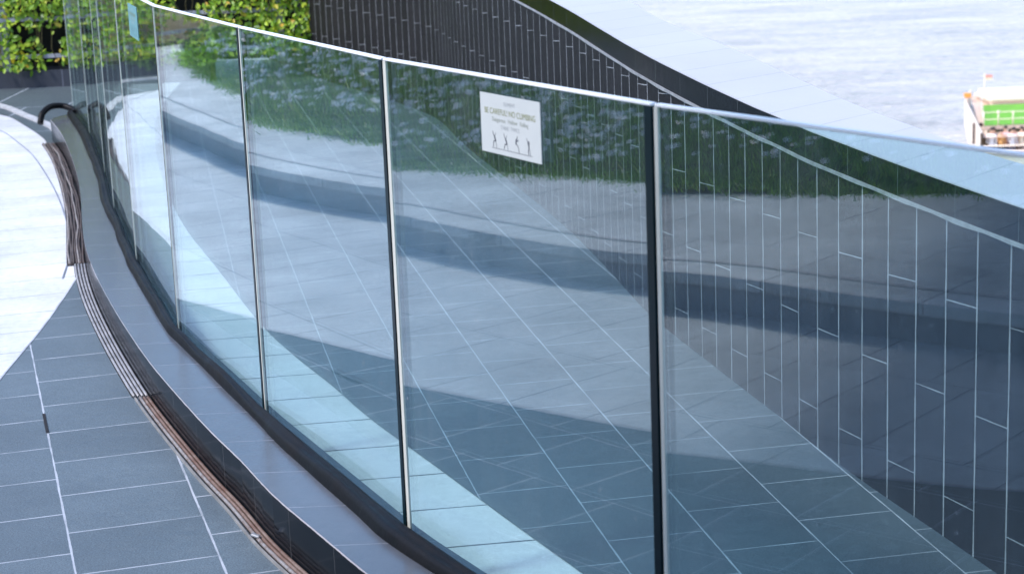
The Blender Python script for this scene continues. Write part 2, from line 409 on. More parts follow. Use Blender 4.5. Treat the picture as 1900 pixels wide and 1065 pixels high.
SP = smooth_pts(crom([(x, y, 0) for x, y in ((-7.5, 15.25), (-5.2, 15.0), (-4.5, 15.0), (-3.81, 14.16), (-3.46, 13.5), (-3.11, 12.82), (-2.98, 12.5), (-2.86, 12.62), (-2.84, 13.1), (-2.88, 13.7), (-3.02, 14.7), (-3.09, 15.28))], 6), 2)
o = strip_box('threshold_strip', [(p.x, p.y) for p in SP], .05, .003, .02, simple('strip_grey', (.45, .46, .47), .5, .0, .2, 12))
tag(o, 'thin grey metal strip curving round the far kerb end across dark paving', 'floor trim')

# water
mw = NT('harbour_water'); tc = mw.n('ShaderNodeTexCoord')
mp = mw.n('ShaderNodeMapping'); mp.inputs['Scale'].default_value = (.45, 1.0, 1); mw.link(tc.outputs['Object'], mp.inputs['Vector'])
h = mw.math('ADD', mw.math('MULTIPLY', mw.noise(mp.outputs[0], .35, 4, .6), 1.), mw.math('MULTIPLY', mw.noise(mp.outputs[0], 1.6, 4, .65), .35))
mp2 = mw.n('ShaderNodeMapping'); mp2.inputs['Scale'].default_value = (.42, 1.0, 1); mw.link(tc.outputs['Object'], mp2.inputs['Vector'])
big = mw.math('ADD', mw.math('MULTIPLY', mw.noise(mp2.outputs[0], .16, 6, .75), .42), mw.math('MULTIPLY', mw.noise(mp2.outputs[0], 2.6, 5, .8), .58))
mw.bsdf(mw.mix(mw.ramp(big, .38, .56), (.16, .15, .15), (.62, .55, .50)), .18, spec=1.0, normal=mw.bump(h, .8, .9))  # sky glare and wave glitter put into the base colour as pale streaks
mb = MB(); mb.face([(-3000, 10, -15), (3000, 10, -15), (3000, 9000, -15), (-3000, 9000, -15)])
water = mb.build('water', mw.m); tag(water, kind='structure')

# ------------------------------------------------------------------ parapet wall with fascia and coping
wall = empty('parapet_wall', (WC[0].x, WC[0].y, 0))
tag(wall, 'curved dark slate parapet wall with pale joints and broad white stone coping by the water', 'wall')
wall.location = (0, 0, 0)
arc = [0.]
for a, b in zip(WC, WC[1:]): arc.append(arc[-1] + (b - a).length)
A0 = min(range(len(WC)), key=lambda i: abs(WC[i].y - 4.33))
arc = [a - arc[A0] for a in arc]
mf, mfa, mc, mg = MB(), MB(), MB(), MB()
for i in range(len(WC) - 1):
    q = []
    for j in (i, i + 1):
        p = WC[j]; zt = interp(FT, p.y); zb = zt - interp(FH, p.y); a = arc[j]
        t = (WC[min(j + 1, len(WC) - 1)] - WC[max(j - 1, 0)]).normalized(); n = Vector((-t.y, t.x, 0))
        if n.x > 0: n = -n
        q.append((p, zt, zb, a, n))
    (p, zt, zb, a, n), (p2, zt2, zb2, a2, n2) = q
    V3 = lambda v, z: Vector((v.x, v.y, z))
    mf.face([V3(p, -.05), V3(p2, -.05), V3(p2, zb2 + .01), V3(p, zb + .01)], [(-.05, a), (-.05, a2), (zb2 + .01, a2), (zb + .01, a)])
    f, f2 = p + n * .006, p2 + n2 * .006
    mfa.face([V3(f, zb), V3(f2, zb2), V3(f2, zt2), V3(f, zt)], [(zb, a), (zb2, a2), (zt2, a2), (zt, a)])
    mfa.face([V3(f, zb), V3(f2, zb2), V3(p2 - n2 * .02, zb2), V3(p - n * .02, zb)], [(0, a)] * 4)
    # mortar bead under the fascia
    g, g2 = p + n * .009, p2 + n2 * .009
    w1 = .008 + .004 * noise.noise(Vector((a * 7, 0, 0))); w2 = .008 + .004 * noise.noise(Vector((a2 * 7, 0, 0)))
    mg.face([V3(g, zb - w1), V3(g2, zb2 - w2), V3(g2, zb2 + .002), V3(g, zb + .002)])
    mg.face([V3(g, zb + .002), V3(g2, zb2 + .002), V3(p2 - n2 * .01, zb2 + .003), V3(p - n * .01, zb + .003)])
    # coping
    c_, c2 = p + n * .008, p2 + n2 * .008
    o1 = Vector((interp(OC, p.y + .25), p.y + .25, 0)); o2 = Vector((interp(OC, p2.y + .25), p2.y + .25, 0))
    wd1 = (o1 - p).length; wd2 = (o2 - p2).length
    mc.face([V3(c_, zt), V3(c2, zt2), V3(o2, zt2 + .002), V3(o1, zt + .002)], [(0, a), (0, a2), (wd2, a2), (wd1, a)])
    mc.face([V3(c_, zt), V3(c2, zt2), V3(c2, zt2 - .003), V3(c_, zt - .003)], [(0, a), (0, a2), (0, a2), (0, a)])
    mc.face([V3(o1, zt + .002), V3(o2, zt2 + .002), V3(o2, zt2 - .12), V3(o1, zt - .12)], [(wd1, a), (wd2, a2), (wd2 + .1, a2), (wd1 + .1, a)])
    mf.face([V3(o1 - Vector((.03, 0, 0)), zt - .1), V3(o2 - Vector((.03, 0, 0)), zt2 - .1), V3(o2 - Vector((.03, 0, 0)), -16), V3(o1 - Vector((.03, 0, 0)), -16)], [(0, a), (0, a2), (-16, a2), (-16, a)])
mf.build('wall_face', M_wall, wall); mfa.build('fascia', M_fascia, wall)
mc.build('coping', M_coping, wall); mg.build('mortar_bead', simple('mortar', (.24, .255, .265), .85, var=.25, scale=30, bump=.5), wall)

# ------------------------------------------------------------------ kerb that carries the glass
kerb = empty('balustrade_kerb'); tag(kerb, 'low curved kerb with polished grey top and black side, carrying the glass balustrade', 'kerb')
yy = [1.6 + (12.10 - 1.6) * i / 110 for i in range(111)]
L = [Vector((xo(y), y, 0)) for y in yy]; Rr = [Vector((xg(y + .0) + .035, y, 0)) for y in yy]
# rounded far end
endp = [Vector((-2.93, 12.2, 0)), Vector((-2.90, 12.30, 0)), Vector((-2.84, 12.37, 0)), Vector((-2.78, 12.36, 0)), Vector((-2.735, 12.2, 0))]
la = [0.]
for a, b in zip(L, L[1:]): la.append(la[-1] + (b - a).length)
i0 = min(range(len(L)), key=lambda i: abs(L[i].y - 5.04)); la = [a - la[i0] for a in la]
mt, ms, mi_ = MB(), MB(), MB()
for i in range(len(yy) - 1):
    V3 = lambda v, z: Vector((v.x, v.y, z))
    wA = (Rr[i] - L[i]).length; wB = (Rr[i + 1] - L[i + 1]).length
    mt.face([V3(L[i], KH), V3(Rr[i], KH), V3(Rr[i + 1], KH), V3(L[i + 1], KH)], [(0, la[i]), (wA, la[i]), (wB, la[i + 1]), (0, la[i + 1])])
    ms.face([V3(L[i], -.02), V3(L[i + 1], -.02), V3(L[i + 1], KH), V3(L[i], KH)], [(-.02, la[i]), (-.02, la[i + 1]), (KH, la[i + 1]), (KH, la[i])])
    mi_.face([V3(Rr[i], -.02), V3(Rr[i + 1], -.02), V3(Rr[i + 1], KH), V3(Rr[i], KH)], [(-.02, la[i]), (-.02, la[i + 1]), (KH * .9, la[i + 1]), (KH * .9, la[i])])
loop = [L[-1]] + endp + [Rr[-1]]
mt.face([(p.x, p.y, KH) for p in loop], [(.1, la[-1])] * len(loop))
for a, b in zip(loop, loop[1:]): ms.face([(a.x, a.y, -.02), (b.x, b.y, -.02), (b.x, b.y, KH), (a.x, a.y, KH)], [(-.02, la[-1]), (-.02, la[-1] + .1), (KH, la[-1] + .1), (KH, la[-1])])
mt.build('kerb_top', M_kerbtop, kerb); ms.build('kerb_side', M_kerbside, kerb); mi_.build('inner_side', M_kerbside, kerb)

# ------------------------------------------------------------------ black rubber hose/gutter strip lying along the glass foot
RW = sorted([(12.0, .07), (11.3, .075), (10.6, .07), (9.6, .06), (8.8, .065), (8.1, .045), (7.3, .055), (6.7, .052), (6.05, .040), (5.5, .046), (5.1, .058), (4.8, .074), (4.4, .082), (4.1, .085), (3.6, .085), (2., .085)])
mr = MB(); prev = None
for i in range(260):
    y = 2.0 + (12.28 - 2.0) * i / 259
    wd = interp(RW, y) * (1 + .16 * noise.noise(Vector((0, y * 2.6, 3)))) * (1.03 if y < 5 else 1)
    xr = xg(y) - .009; xl = xr - wd * .74
    hh = .035 + .008 * noise.noise(Vector((4, y * 3, 0)))
    prof = []
    for k in range(11):
        u = k / 10
        z = KH + hh * math.sin(math.pi * min(1, u * 1.15 + .02) * .86) ** .7 + .006 * math.sin(u * 11 + 2 * noise.noise(Vector((7, y * 1.7, 0)))) * math.sin(math.pi * u)
        if k == 0: z = KH + .001
        prof.append(Vector((xl + (xr - xl) * u, y, z)))
    if prev:
        for k in range(10):
            f = mr.face([prev[k], prev[k + 1], prof[k + 1], prof[k]])
            f.smooth = True
    prev = prof
# loose looped tail over the kerb end
tail = crom([(-2.80, 12.26, .165), (-2.83, 12.30, .18), (-2.90, 12.33, .20), (-2.96, 12.26, .205), (-3.0, 12.19, .17), (-3.01, 12.15, .11)], 6)
mr.tube(tail, .020, 10)
o = mr.build('rubber_strip', M_rubber); tag(o, 'black rubber strip along the foot of the glass, looping over the far kerb end', 'rubber strip')

# ------------------------------------------------------------------ glass panels
TOPZ = 1.236; GT = .012
def panel(k, label):
    A, B = GV[k], GV[k + 1]; d = (B - A); Ln = d.length; d /= Ln; ang = math.atan2(d.y, d.x)
    root = empty('glass_panel', (A.x, A.y, KH)); root.rotation_euler.z = ang
    tag(root, label, 'glass panel', 'frameless glass panels of the curved balustrade')
    H = TOPZ - KH; g = .004
    n_off = 0
    mb = MB(); mb.box((Ln / 2, n_off, H / 2 - .0), (Ln - 2 * g - .004, GT, H)); mb.build('pane', M_glass, root)
    tw = .015
    mb = MB(); mb.box((Ln / 2, 0, H + .0022), (Ln - 2 * g - .002, tw, .0055))
    bmesh.ops.bevel(mb.bm, geom=list(mb.bm.edges), offset=.0015, segments=2, affect='EDGES'); mb.build('top_edge', M_top, root)
    la_, lb_ = EDGE[k]
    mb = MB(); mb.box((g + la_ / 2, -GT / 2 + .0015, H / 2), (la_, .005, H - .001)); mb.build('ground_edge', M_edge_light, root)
    mb = MB(); mb.box((Ln - g - lb_ / 2, 0, H / 2), (lb_, GT + .002, H - .001)); mb.build('green_edge', M_edge_dark, root)
    return root
plabels = ['farthest glass panel, standing at the looped end of the black strip',
           'narrow looking glass panel second from the far end of the balustrade',
           'steeply foreshortened glass panel third from the far end, in front of the planter wall',
           'glass panel carrying the small teal looking warning sticker, before the leafy wall',
           'glass panel reflecting leaves and tan stone, between the small sticker panel and the daisy reflection',
           'glass panel mirroring most of the white daisies and the pale ledge',
           'glass panel with the white warning sticker near its top',
           'nearest glass panel, right of the thick dark seam, in front of the slate wall',
           ]
EDGE = [(.006, .010), (.004, .010), (.005, .010), (.006, .003), (.009, .003), (.004, .015), (.007, .018), (.014, .022), (.01, .01)]
PAN = []
GVp = GV
for k in range(len(GV) - 1):
    if k < 8: PAN.append(panel(k, plabels[k]))
    else: PAN.append(panel(k, 'closest glass panel end, mostly outside the frame at right'))

# ------------------------------------------------------------------ warning stickers
M_sign = simple('sticker_white', (.50, .53, .52), .45, var=.02)
M_signb = simple('sticker_teal', (.12, .28, .30), .5, var=.04)
M_olive = simple('print_olive', (.22, .24, .10), .6, var=.05)
M_lgrey = simple('print_grey', (.30, .33, .28), .6, var=.05)
M_lgrey2 = simple('print_pale', (.38, .41, .42), .6, var=.05)
M_fig = simple('print_navy', (.02, .022, .05), .5, var=.05)
def textmesh(s, size, name, mat, parent, loc, sx=1.0):
    cu = bpy.data.curves.new(name, 'FONT'); cu.body = s; cu.size = size; cu.align_x = 'CENTER'; cu.align_y = 'CENTER'
    t = bpy.data.objects.new(name + '_src', cu); COL.objects.link(t); bpy.context.view_layer.update()
    me = bpy.data.meshes.new_from_object(t); bpy.data.objects.remove(t)
    me.materials.clear(); me.materials.append(mat)
    o = bpy.data.objects.new(name, me); COL.objects.link(o); o.parent = parent
    o.location = loc; o.rotation_euler = (math.pi / 2, 0, 0); o.scale = (sx, 1, 1); return o
FIGS = [  # limb polylines in a unit box, (points, thickness)
    [([(.0, 1.), (.06, .82), (.16, .72)], .05), ([(.16, .72), (.22, .58), (.30, .42)], .12), ([(.30, .42), (.10, .40), (.04, .22), (.0, .05)], .06), ([(.30, .42), (.36, .2), (.36, .0)], .03), ([(.34, .93), (.28, .84), (.18, .72)], .03)],
    [([(.0, 1.), (.06, .82), (.16, .70)], .05), ([(.16, .70), (.24, .55), (.30, .36)], .12), ([(.30, .36), (.10, .34), (.04, .18), (.0, .05)], .06), ([(.30, .36), (.38, .18), (.38, .0)], .03), ([(.34, .93), (.28, .82), (.18, .70)], .03)],
    [([(.22, 1.), (.20, .86), (.12, .78)], .05), ([(.12, .78), (.08, .62), (.08, .50)], .12), ([(.08, .50), (.24, .44), (.34, .24), (.40, .0)], .05), ([(.12, .68), (.24, .70), (.34, .78)], .05)],
    [([(.0, 1.), (.06, .88), (.14, .80)], .04), ([(.14, .80), (.16, .66), (.22, .50)], .11), ([(.22, .50), (.20, .38), (.14, .22), (.20, .04)], .06), ([(.16, .82), (.26, .82), (.30, .70), (.24, .64)], .04), ([(.22, .5), (.30, .25), (.36, .0)], .03)]]
def sticker(k, s0, s1, z0, z1, bg, label, side=-1):
    """s along the panel, z above the kerb top; faces the camera side"""
    A, B = GV[k], GV[k + 1]; d = (B - A).normalized(); n = Vector((d.y, -d.x)) if side < 0 else Vector((-d.y, d.x))
    c = A + d * (s0 + s1) / 2 + n * (GT / 2 + .0012)
    root = empty('warning_sticker', (c.x, c.y, (z0 + z1) / 2)); root.rotation_euler.z = math.atan2(d.y, d.x)
    tag(root, label, 'sticker', 'no climbing stickers on the glass panels')
    W, H = s1 - s0, z1 - z0
    q = -1
    mb = MB(); mb.box((0, 0, 0), (W, .0012, H)); mb.build('film', bg, root)
    textmesh('ELEMENT', .011, 'heading_text', M_lgrey2, root, (0, -.0010, H * .36), 1.)
    textmesh('BE CAREFUL! NO CLIMBING', .0165, 'warning_text', M_olive, root, (0, -.0010, H * .21), 1.)
    textmesh('Dangerous   Hollow   Railing', .0125, 'second_text', M_lgrey, root, (0, -.0010, H * .08), 1.)
    textmesh('THINK  TWICE', .0115, 'third_text', M_lgrey2, root, (0, -.0010, -H * .04), 1.)
    mb = MB()
    for i, F in enumerate(FIGS):
        ox = -W * .30 + i * W * .19; oy = -H * .40; fw = W * .16; fh = H * .27
        for pts, th in F:
            for (a, b), (c2, d2) in zip(pts, pts[1:]):
                p, q2 = Vector((ox + a * fw, oy + b * fh)), Vector((ox + c2 * fw, oy + d2 * fh))
                t = (q2 - p).normalized() if (q2 - p).length > 1e-6 else Vector((1, 0)); nn = Vector((-t.y, t.x)) * th * fw * .42
                p -= t * th * fw * .2; q2 += t * th * fw * .2
                mb.face([(v.x, -.00095 - .00002 * i, v.y) for v in (p - nn, q2 - nn, q2 + nn, p + nn)])
    mb.face([(x, -.0011, z) for x, z in ((-W * .32, -H * .412), (W * .36, -H * .412), (W * .36, -H * .405), (-W * .32, -H * .405))])
    mb.build('climbing_figures', M_fig, root, merge=False)
    return root
sticker(7, .46, .70, 1.090, 1.207, M_sign, 'white rectangular no climbing sticker with olive lettering and four dark climbing figures')
sticker(4 - 0, .52, .80, 1.086, 1.202, M_signb, 'small teal shaded no climbing sticker on the far panel before the leafy wall', side=-1)

# ------------------------------------------------------------------ slot drain bars along the kerb foot
def bars(name, y0, y1, offs, rad, mats, label, wob=0., group='drain gratings along the kerb foot', zc=.004):
    root = empty(name, (xo(y0) - .03, y0, 0)); tag(root, label, 'drain grating', group)
    bx, by = root.location.x, root.location.y
    n = max(12, int((y1 - y0) * 18))
    mb = MB()
    lo, hi = min(offs) - .006, max(offs) + .007
    prevq = None
    for i in range(n + 1):
        y = y0 + (y1 - y0) * i / n; dx = (xo(y + .05) - xo(y - .05)) / .1; c = math.cos(math.atan(dx)); x0 = xo(y)
        q = (Vector((x0 - hi / c - bx, y - by, .0055)), Vector((x0 - lo / c - bx + .004, y - by, .0055)))
        if prevq: mb.face([prevq[0], prevq[1], q[1], q[0]])
        prevq = q
    mb.build('slot', M_black, root)
    for j, of in enumerate(offs):
        mb = MB(); pts = []
        for i in range(n + 1):
            y = y0 + (y1 - y0) * i / n; dx = (xo(y + .05) - xo(y - .05)) / .1; c = math.cos(math.atan(dx))
            wv = wob * noise.noise(Vector((j * 5.1, y * 2.4, 0)))
            pts.append(Vector((xo(y) - (of + wv) / c - bx, y - by, zc + rad + abs(wob) * .3 * noise.noise(Vector((j * 3.3, y * 3, 9))))))
        mb.tube(pts, rad, 8); mb.build('bar', mats[j % len(mats)], root)
    return root
bars('drain_grating', 2.0, 5.86, [.0065, .0185, .0300], .0052, [M_barr, M_barr, M_barr2], 'rust brown drain grating bars along the near half of the kerb foot')
bars('drain_grating', 5.875, 8.05, [.006, .019, .032, .045], .0050, [M_barg], 'light grey drain grating bars beside the middle of the kerb')
bars('drain_grating', 8.06, 11.95, [.008, .019, .030, .041, .052, .063, .074], .0050, [M_bard, M_bard, M_barr2, M_bard], 'dark weathered wavy drain grating bars beside the far half of the kerb', wob=.009)
o = strip_box('drain_edge_trim', [(xo(2.0 + i * 3.86 / 60) - .0435 * 1.12, 2.0 + i * 3.86 / 60) for i in range(61)], .005, .003, .011, simple('pale_trim', (.25, .245, .235), .5, var=.25, scale=15))
tag(o, 'thin pale metal trim between the dark paving and the rusty drain bars', 'floor trim')
cl = MB(); cl.box((0, 0, 0), (.026, .012, .007)); bmesh.ops.bevel(cl.bm, geom=list(cl.bm.edges), offset=.0022, segments=2, affect='EDGES')
o = cl.build('metal_clip', simple('zinc', (.5, .51, .53), .35, .6)); o.location = (xo(4.50) - .038, 4.50, .0185); o.rotation_euler = (0, R(10), R(-28)); tag(o, 'small grey metal clip lying across the rusty drain bars', 'clip')

# ------------------------------------------------------------------ leaves
def leaf(mb, c, size, nrm, rot, fold=.25, wid=.55):
    n = nrm.normalized(); x = n.orthogonal().normalized(); x = (Matrix.Rotation(rot, 3, n) @ x); y = n.cross(x)
    L_, W_ = size, size * wid
    p = [c, c + x * L_ * .35 + y * W_ * .5 + n * fold * W_ * .4, c + x * L_ * .75 + y * W_ * .35 + n * fold * W_ * .2, c + x * L_, c + x * L_ * .75 - y * W_ * .35 + n * fold * W_ * .2, c + x * L_ * .35 - y * W_ * .5 + n * fold * W_ * .4]
    v = [mb.bm.verts.new(q) for q in p]
    mb.bm.faces.new((v[0], v[1], v[2], v[3])); mb.bm.faces.new((v[0], v[3], v[4], v[5]))

# planter base and trellis at the far end
PY = 15.32
pl = empty('planter_wall', (-8.6, PY, 0)); tag(pl, 'low dark stone planter base under the leafy trellis at the far end', 'planter')
mb = MB()
x0, x1 = 0., 8.6 - 2.38
mb.face([(x0, 0, 0), (x1, 0, 0), (x1, 0, .142), (x0, 0, .142)], [(-8.6, 0), (-8.6 + x1, 0), (-8.6 + x1, .142), (-8.6, .142)])
mb.face([(x0, 0, .142), (x1, 0, .142), (x1, .30, .142), (x0, .30, .142)], [(0, .02)] * 4)
mb.face([(x1, 0, 0), (x1, .3, 0), (x1, .3, .142), (x1, 0, .142)], [(0, .02)] * 4)
mb.build('planter_face', M_plbase, pl)
tr = empty('trellis', (-8.6, PY + .12, .14)); tag(tr, 'grey metal trellis of flat rails and posts behind the climbing leaves', 'trellis')
for px in (-7.3, -5.65, -4.03, -1.80):
    mb = MB(); mb.box((px + 8.6, -.06, .95), (.065, .05, 1.9)); mb.build('post', M_grey_p, tr)
for pz in (.115, .415, .73, 1.05, 1.4):
    mb = MB(); mb.box((3.42, -.10, pz), (6.9, .02, .032)); mb.build('rail', M_grey_p, tr)
mb = MB(); mb.box((5.71, .22, .95), (2.37, .04, 1.9)); mb.build('backing_panel', M_back, tr)
mb = MB(); mb.box((2.235, .22, .95), (4.53, .04, 1.9)); mb.build('beige_panel', M_tan, tr)

def climber(xa, xb, za, zb, dens, label, seed, gaps=.0, ybase=PY + .07):
    rnd = random.Random(seed); root = empty('climbing_plant', ((xa + xb) / 2, ybase, .142))
    tag(root, label, 'climbing plant', 'climbing plants on the far trellis')
    ox, oy, oz = root.location; ml, mst = MB(), MB(); cnt = int(dens * (xb - xa) * (zb - za)); i = 0; tries = 0
    while i < cnt and tries < cnt * 6:
        tries += 1
        x = rnd.uniform(xa, xb); z = rnd.uniform(za, zb)
        d = noise.noise(Vector((x * 2.6, z * 3.4, seed))) + .45 * noise.noise(Vector((x * 8, z * 8, seed)))
        if d < gaps: continue
        y = ybase - rnd.random() ** .7 * (.10 + .16 * max(0, d))
        n = Vector((rnd.gauss(0, .55), -1 + rnd.gauss(0, .3), rnd.gauss(.35, .5)))
        leaf(ml, Vector((x - ox, y - oy, z - oz)), rnd.uniform(.032, .068), n, rnd.uniform(0, 6.3), rnd.uniform(0, .6), rnd.uniform(.42, .62)); i += 1
    for s in range(int((xb - xa) * 9)):
        x = rnd.uniform(xa, xb); z = za + .0; pts = []
        for q in range(9):
            pts.append(Vector((x - ox, ybase - .04 - .08 * rnd.random() - oy, z - oz))); x += rnd.gauss(0, .03); z += (zb - za) / 9
        mst.tube(pts, .0028, 5)
    ml.build('foliage', M_leaf, root, merge=False, normals=False); mst.build('stem', M_stem, root)
climber(-7.9, -5.7, .16, 1.7, 600, 'loose climbing plant on the trellis left of the grey post, mostly outside the frame', 3, -.05)
climber(-5.6, -3.98, .16, 1.6, 1700, 'bright climbing plant around the grey trellis post at the left edge', 11, -.3)
climber(-3.98, -3.05, .15, 1.6, 2000, 'loose yellow green climbing plant with dark gaps left of the glass panels', 5, -.34)
climber(-3.05, -2.35, .15, 1.6, 1500, 'climbing plant seen through the narrow far glass panels', 8, -.2)
climber(-2.35, -1.52, .22, 1.6, 1900, 'dense bright leafy climber left of the dark slate wall', 9, -.35, ybase=PY + .04)

# ------------------------------------------------------------------ ledge, lawn and daisies (seen mirrored in the glass)
LF = [(-7.0, 15.3), (-5.9, 13.9), (-4.98, 11.7), (-4.36, 10.05), (-3.97, 8.93), (-3.77, 7.75), (-3.79, 6.8), (-3.66, 6.35), (-3.42, 5.55), (-3.40, 4.9), (-3.42, 4.22), (-3.24, 3.71), (-3.07, 3.08), (-2.9, 2.2), (-2.8, 1.), (-2.9, -1.)]
LFj = smooth_pts(crom([(x, y, 0) for x, y in LF], 6), 8); LFc = [Vector((p.x + .19, p.y + .04, 0)) for p in LFj]
LW = [(-7.6, 15.3), (-6.9, 14.3), (-5.95, 12.6), (-5.45, 11.4), (-4.85, 9.9), (-4.63, 8.6), (-4.6, 7.4), (-4.66, 6.7), (-4.62, 5.8), (-4.8, 4.9), (-4.9, 4.1), (-5.02, 3.3), (-5.2, 2.), (-5.3, 0.6), (-5.4, -1.)]
LWc = smooth_pts(crom([(x, y, 0) for x, y in LW], 6), 8)
ledge = empty('stone_ledge'); tag(ledge, 'long curved pale stone ledge beside the daisy lawn, seen mirrored in the glass', 'ledge')
LH = .142
mb = MB(); lt = sorted((p.y, p.x) for p in LFc); wt = sorted((p.y, p.x) for p in LWc)
YS = [-1 + 16.3 * i / 120 for i in range(121)]
for a, b in zip(YS, YS[1:]):
    fa, fb, wa, wb = interp(lt, a), interp(lt, b), interp(wt, a) - .1, interp(wt, b) - .1
    mb.face([(fa, a, LH), (fb, b, LH), (wb, b, LH), (wa, a, LH)])
    mb.face([(fa, a, LH), (fb, b, LH), (fb, b, LH - .042), (fa, a, LH - .042)])
    mb.face([(fa, a, LH - .042), (fb, b, LH - .042), (fb - .03, b, LH - .042), (fa - .03, a, LH - .042)])
mb.build('ledge_slab', M_ledge, ledge)
jt = sorted((p.y, p.x) for p in LFj); mb = MB()
for a, b in zip(YS, YS[1:]):
    ja, jb = interp(jt, a), interp(jt, b)
    mb.face([(ja - .006, a, LH + .002), (jb - .006, b, LH + .002), (jb + .006, b, LH + .002), (ja + .006, a, LH + .002)])
mb.build('border_joint', M_jd, ledge)
mb = MB()
for a, b in zip(YS, YS[1:]):
    fa, fb = interp(lt, a) - .022, interp(lt, b) - .022
    mb.face([(fa, a, -.01), (fb, b, -.01), (fb, b, LH - .040), (fa, a, LH - .040)])
mb.build('riser', simple('ledge_riser_stone', (.40, .43, .48), .6, var=.12, scale=4), ledge)

def lawn_z(x, y):
    e = interp(wt, y) - x
    return LH + .004 + .36 * (1 - math.exp(-max(0, e) * 1.0)) + .05 * noise.noise(Vector((x * .9, y * .9, 0)))
mb = MB(); NX, NY = 30, 70; g = {}
for i in range(NX + 1):
    for j in range(NY + 1):
        y = -1 + 16.2 * j / NY; e = 4.0 * i / NX; x = interp(wt, y) - e
        g[i, j] = mb.bm.verts.new((x, y, lawn_z(x, y)))
for i in range(NX):
    for j in range(NY): f = mb.bm.faces.new((g[i, j], g[i, j + 1], g[i + 1, j + 1], g[i + 1, j])); f.smooth = True
lawn = mb.build('lawn_ground', M_soil); tag(lawn, kind='structure')
rnd = random.Random(4); mb = MB()
for i in range(60000):
    y = rnd.uniform(0, 14.6); e = rnd.random() ** 1.2 * 3.3 if i % 6 else rnd.gauss(.02, .07); x = interp(wt, y) - e
    zz = lawn_z(x, y); hgt = rnd.uniform(.035, .10) * (.55 if e < .15 else 1); a = rnd.uniform(0, 6.28); wv = rnd.uniform(.004, .009)
    dx, dy = math.cos(a) * wv, math.sin(a) * wv; lx, ly = rnd.gauss(0, .03), rnd.gauss(0, .03)
    v = [mb.bm.verts.new(q) for q in ((x - dx, y - dy, zz - .005), (x + dx, y + dy, zz - .005), (x + lx, y + ly, zz + hgt))]
    mb.bm.faces.new(v)
o = mb.build('grass', M_grass, merge=False, normals=False); tag(o, 'short green grass of the lawn behind the stone ledge', 'grass', kind='stuff')
mb = MB(); placed = 0
while placed < 4600:
    y = rnd.uniform(2, 14.0); e = rnd.uniform(.08, 2.6)
    dens = .30 + .9 * (1 if 6.0 < y < 11.5 else .22) * (.6 + noise.noise(Vector((y * 1.3, e * 1.3, 2))))
    if rnd.random() > dens: continue
    x = interp(wt, y) - e; z = lawn_z(x, y) + rnd.uniform(.07, .13); r = rnd.uniform(.010, .0175)
    nn = Vector((rnd.gauss(1.1, .4), rnd.gauss(-.3, .4), .8)).normalized(); X = nn.orthogonal().normalized(); Y = nn.cross(X); c = Vector((x, y, z))
    k0 = rnd.uniform(0, 1)
    for p in range(7):
        a = (p + k0) * 2 * math.pi / 7; a1, a2 = a - .3, a + .3
        mb.face([c, c + (X * math.cos(a1) + Y * math.sin(a1)) * r * .8, c + (X * math.cos(a) + Y * math.sin(a)) * r * 1.15, c + (X * math.cos(a2) + Y * math.sin(a2)) * r * .8])
    placed += 1
o = mb.build('daisies', M_petal, merge=False, normals=False); tag(o, 'small white daisies scattered through the lawn behind the ledge', 'flowers', kind='stuff')

# dark hedge behind the lawn and a sunlit beige planter wall near the far end
rnd = random.Random(12)
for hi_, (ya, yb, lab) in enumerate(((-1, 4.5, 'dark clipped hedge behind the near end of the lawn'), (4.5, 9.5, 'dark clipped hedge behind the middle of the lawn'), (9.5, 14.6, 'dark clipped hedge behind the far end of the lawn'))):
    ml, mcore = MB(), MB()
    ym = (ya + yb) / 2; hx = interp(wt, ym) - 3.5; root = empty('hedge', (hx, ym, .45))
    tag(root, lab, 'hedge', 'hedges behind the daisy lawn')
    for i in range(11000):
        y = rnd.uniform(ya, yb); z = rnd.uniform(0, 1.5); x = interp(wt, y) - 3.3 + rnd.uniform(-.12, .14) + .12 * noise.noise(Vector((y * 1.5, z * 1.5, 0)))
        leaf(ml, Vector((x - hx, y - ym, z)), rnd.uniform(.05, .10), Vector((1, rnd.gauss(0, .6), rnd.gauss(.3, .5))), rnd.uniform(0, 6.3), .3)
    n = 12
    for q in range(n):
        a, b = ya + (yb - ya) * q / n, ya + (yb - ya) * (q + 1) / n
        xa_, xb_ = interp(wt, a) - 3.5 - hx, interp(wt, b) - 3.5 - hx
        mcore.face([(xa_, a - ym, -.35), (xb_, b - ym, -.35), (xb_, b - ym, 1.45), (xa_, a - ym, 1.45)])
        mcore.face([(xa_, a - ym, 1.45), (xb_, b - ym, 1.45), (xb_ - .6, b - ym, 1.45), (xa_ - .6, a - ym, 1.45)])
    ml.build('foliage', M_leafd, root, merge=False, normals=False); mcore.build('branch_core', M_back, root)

# unseen roof and columns behind the camera, added to shade the near end
cn = empty('added_shade_roof', (-3, -4, 0)); tag(cn, 'unseen canopy roof on round columns, added behind the camera to shade the near end', 'canopy')
mb = MB(); mb.box((-2.9, 1.0, 3.6), (12.4, 10.4, .3)); mb.build('shade_slab', M_grey_p, cn)
for cx, cy_ in ((-5.5, -3.5), (2.8, -3.5), (-5.5, 2.2), (2.4, 2.2)):
    mb = MB(); mb.tube([(cx, cy_, 0), (cx, cy_, 3.45)], .16, 20); mb.build('added_column', M_grey_p, cn)

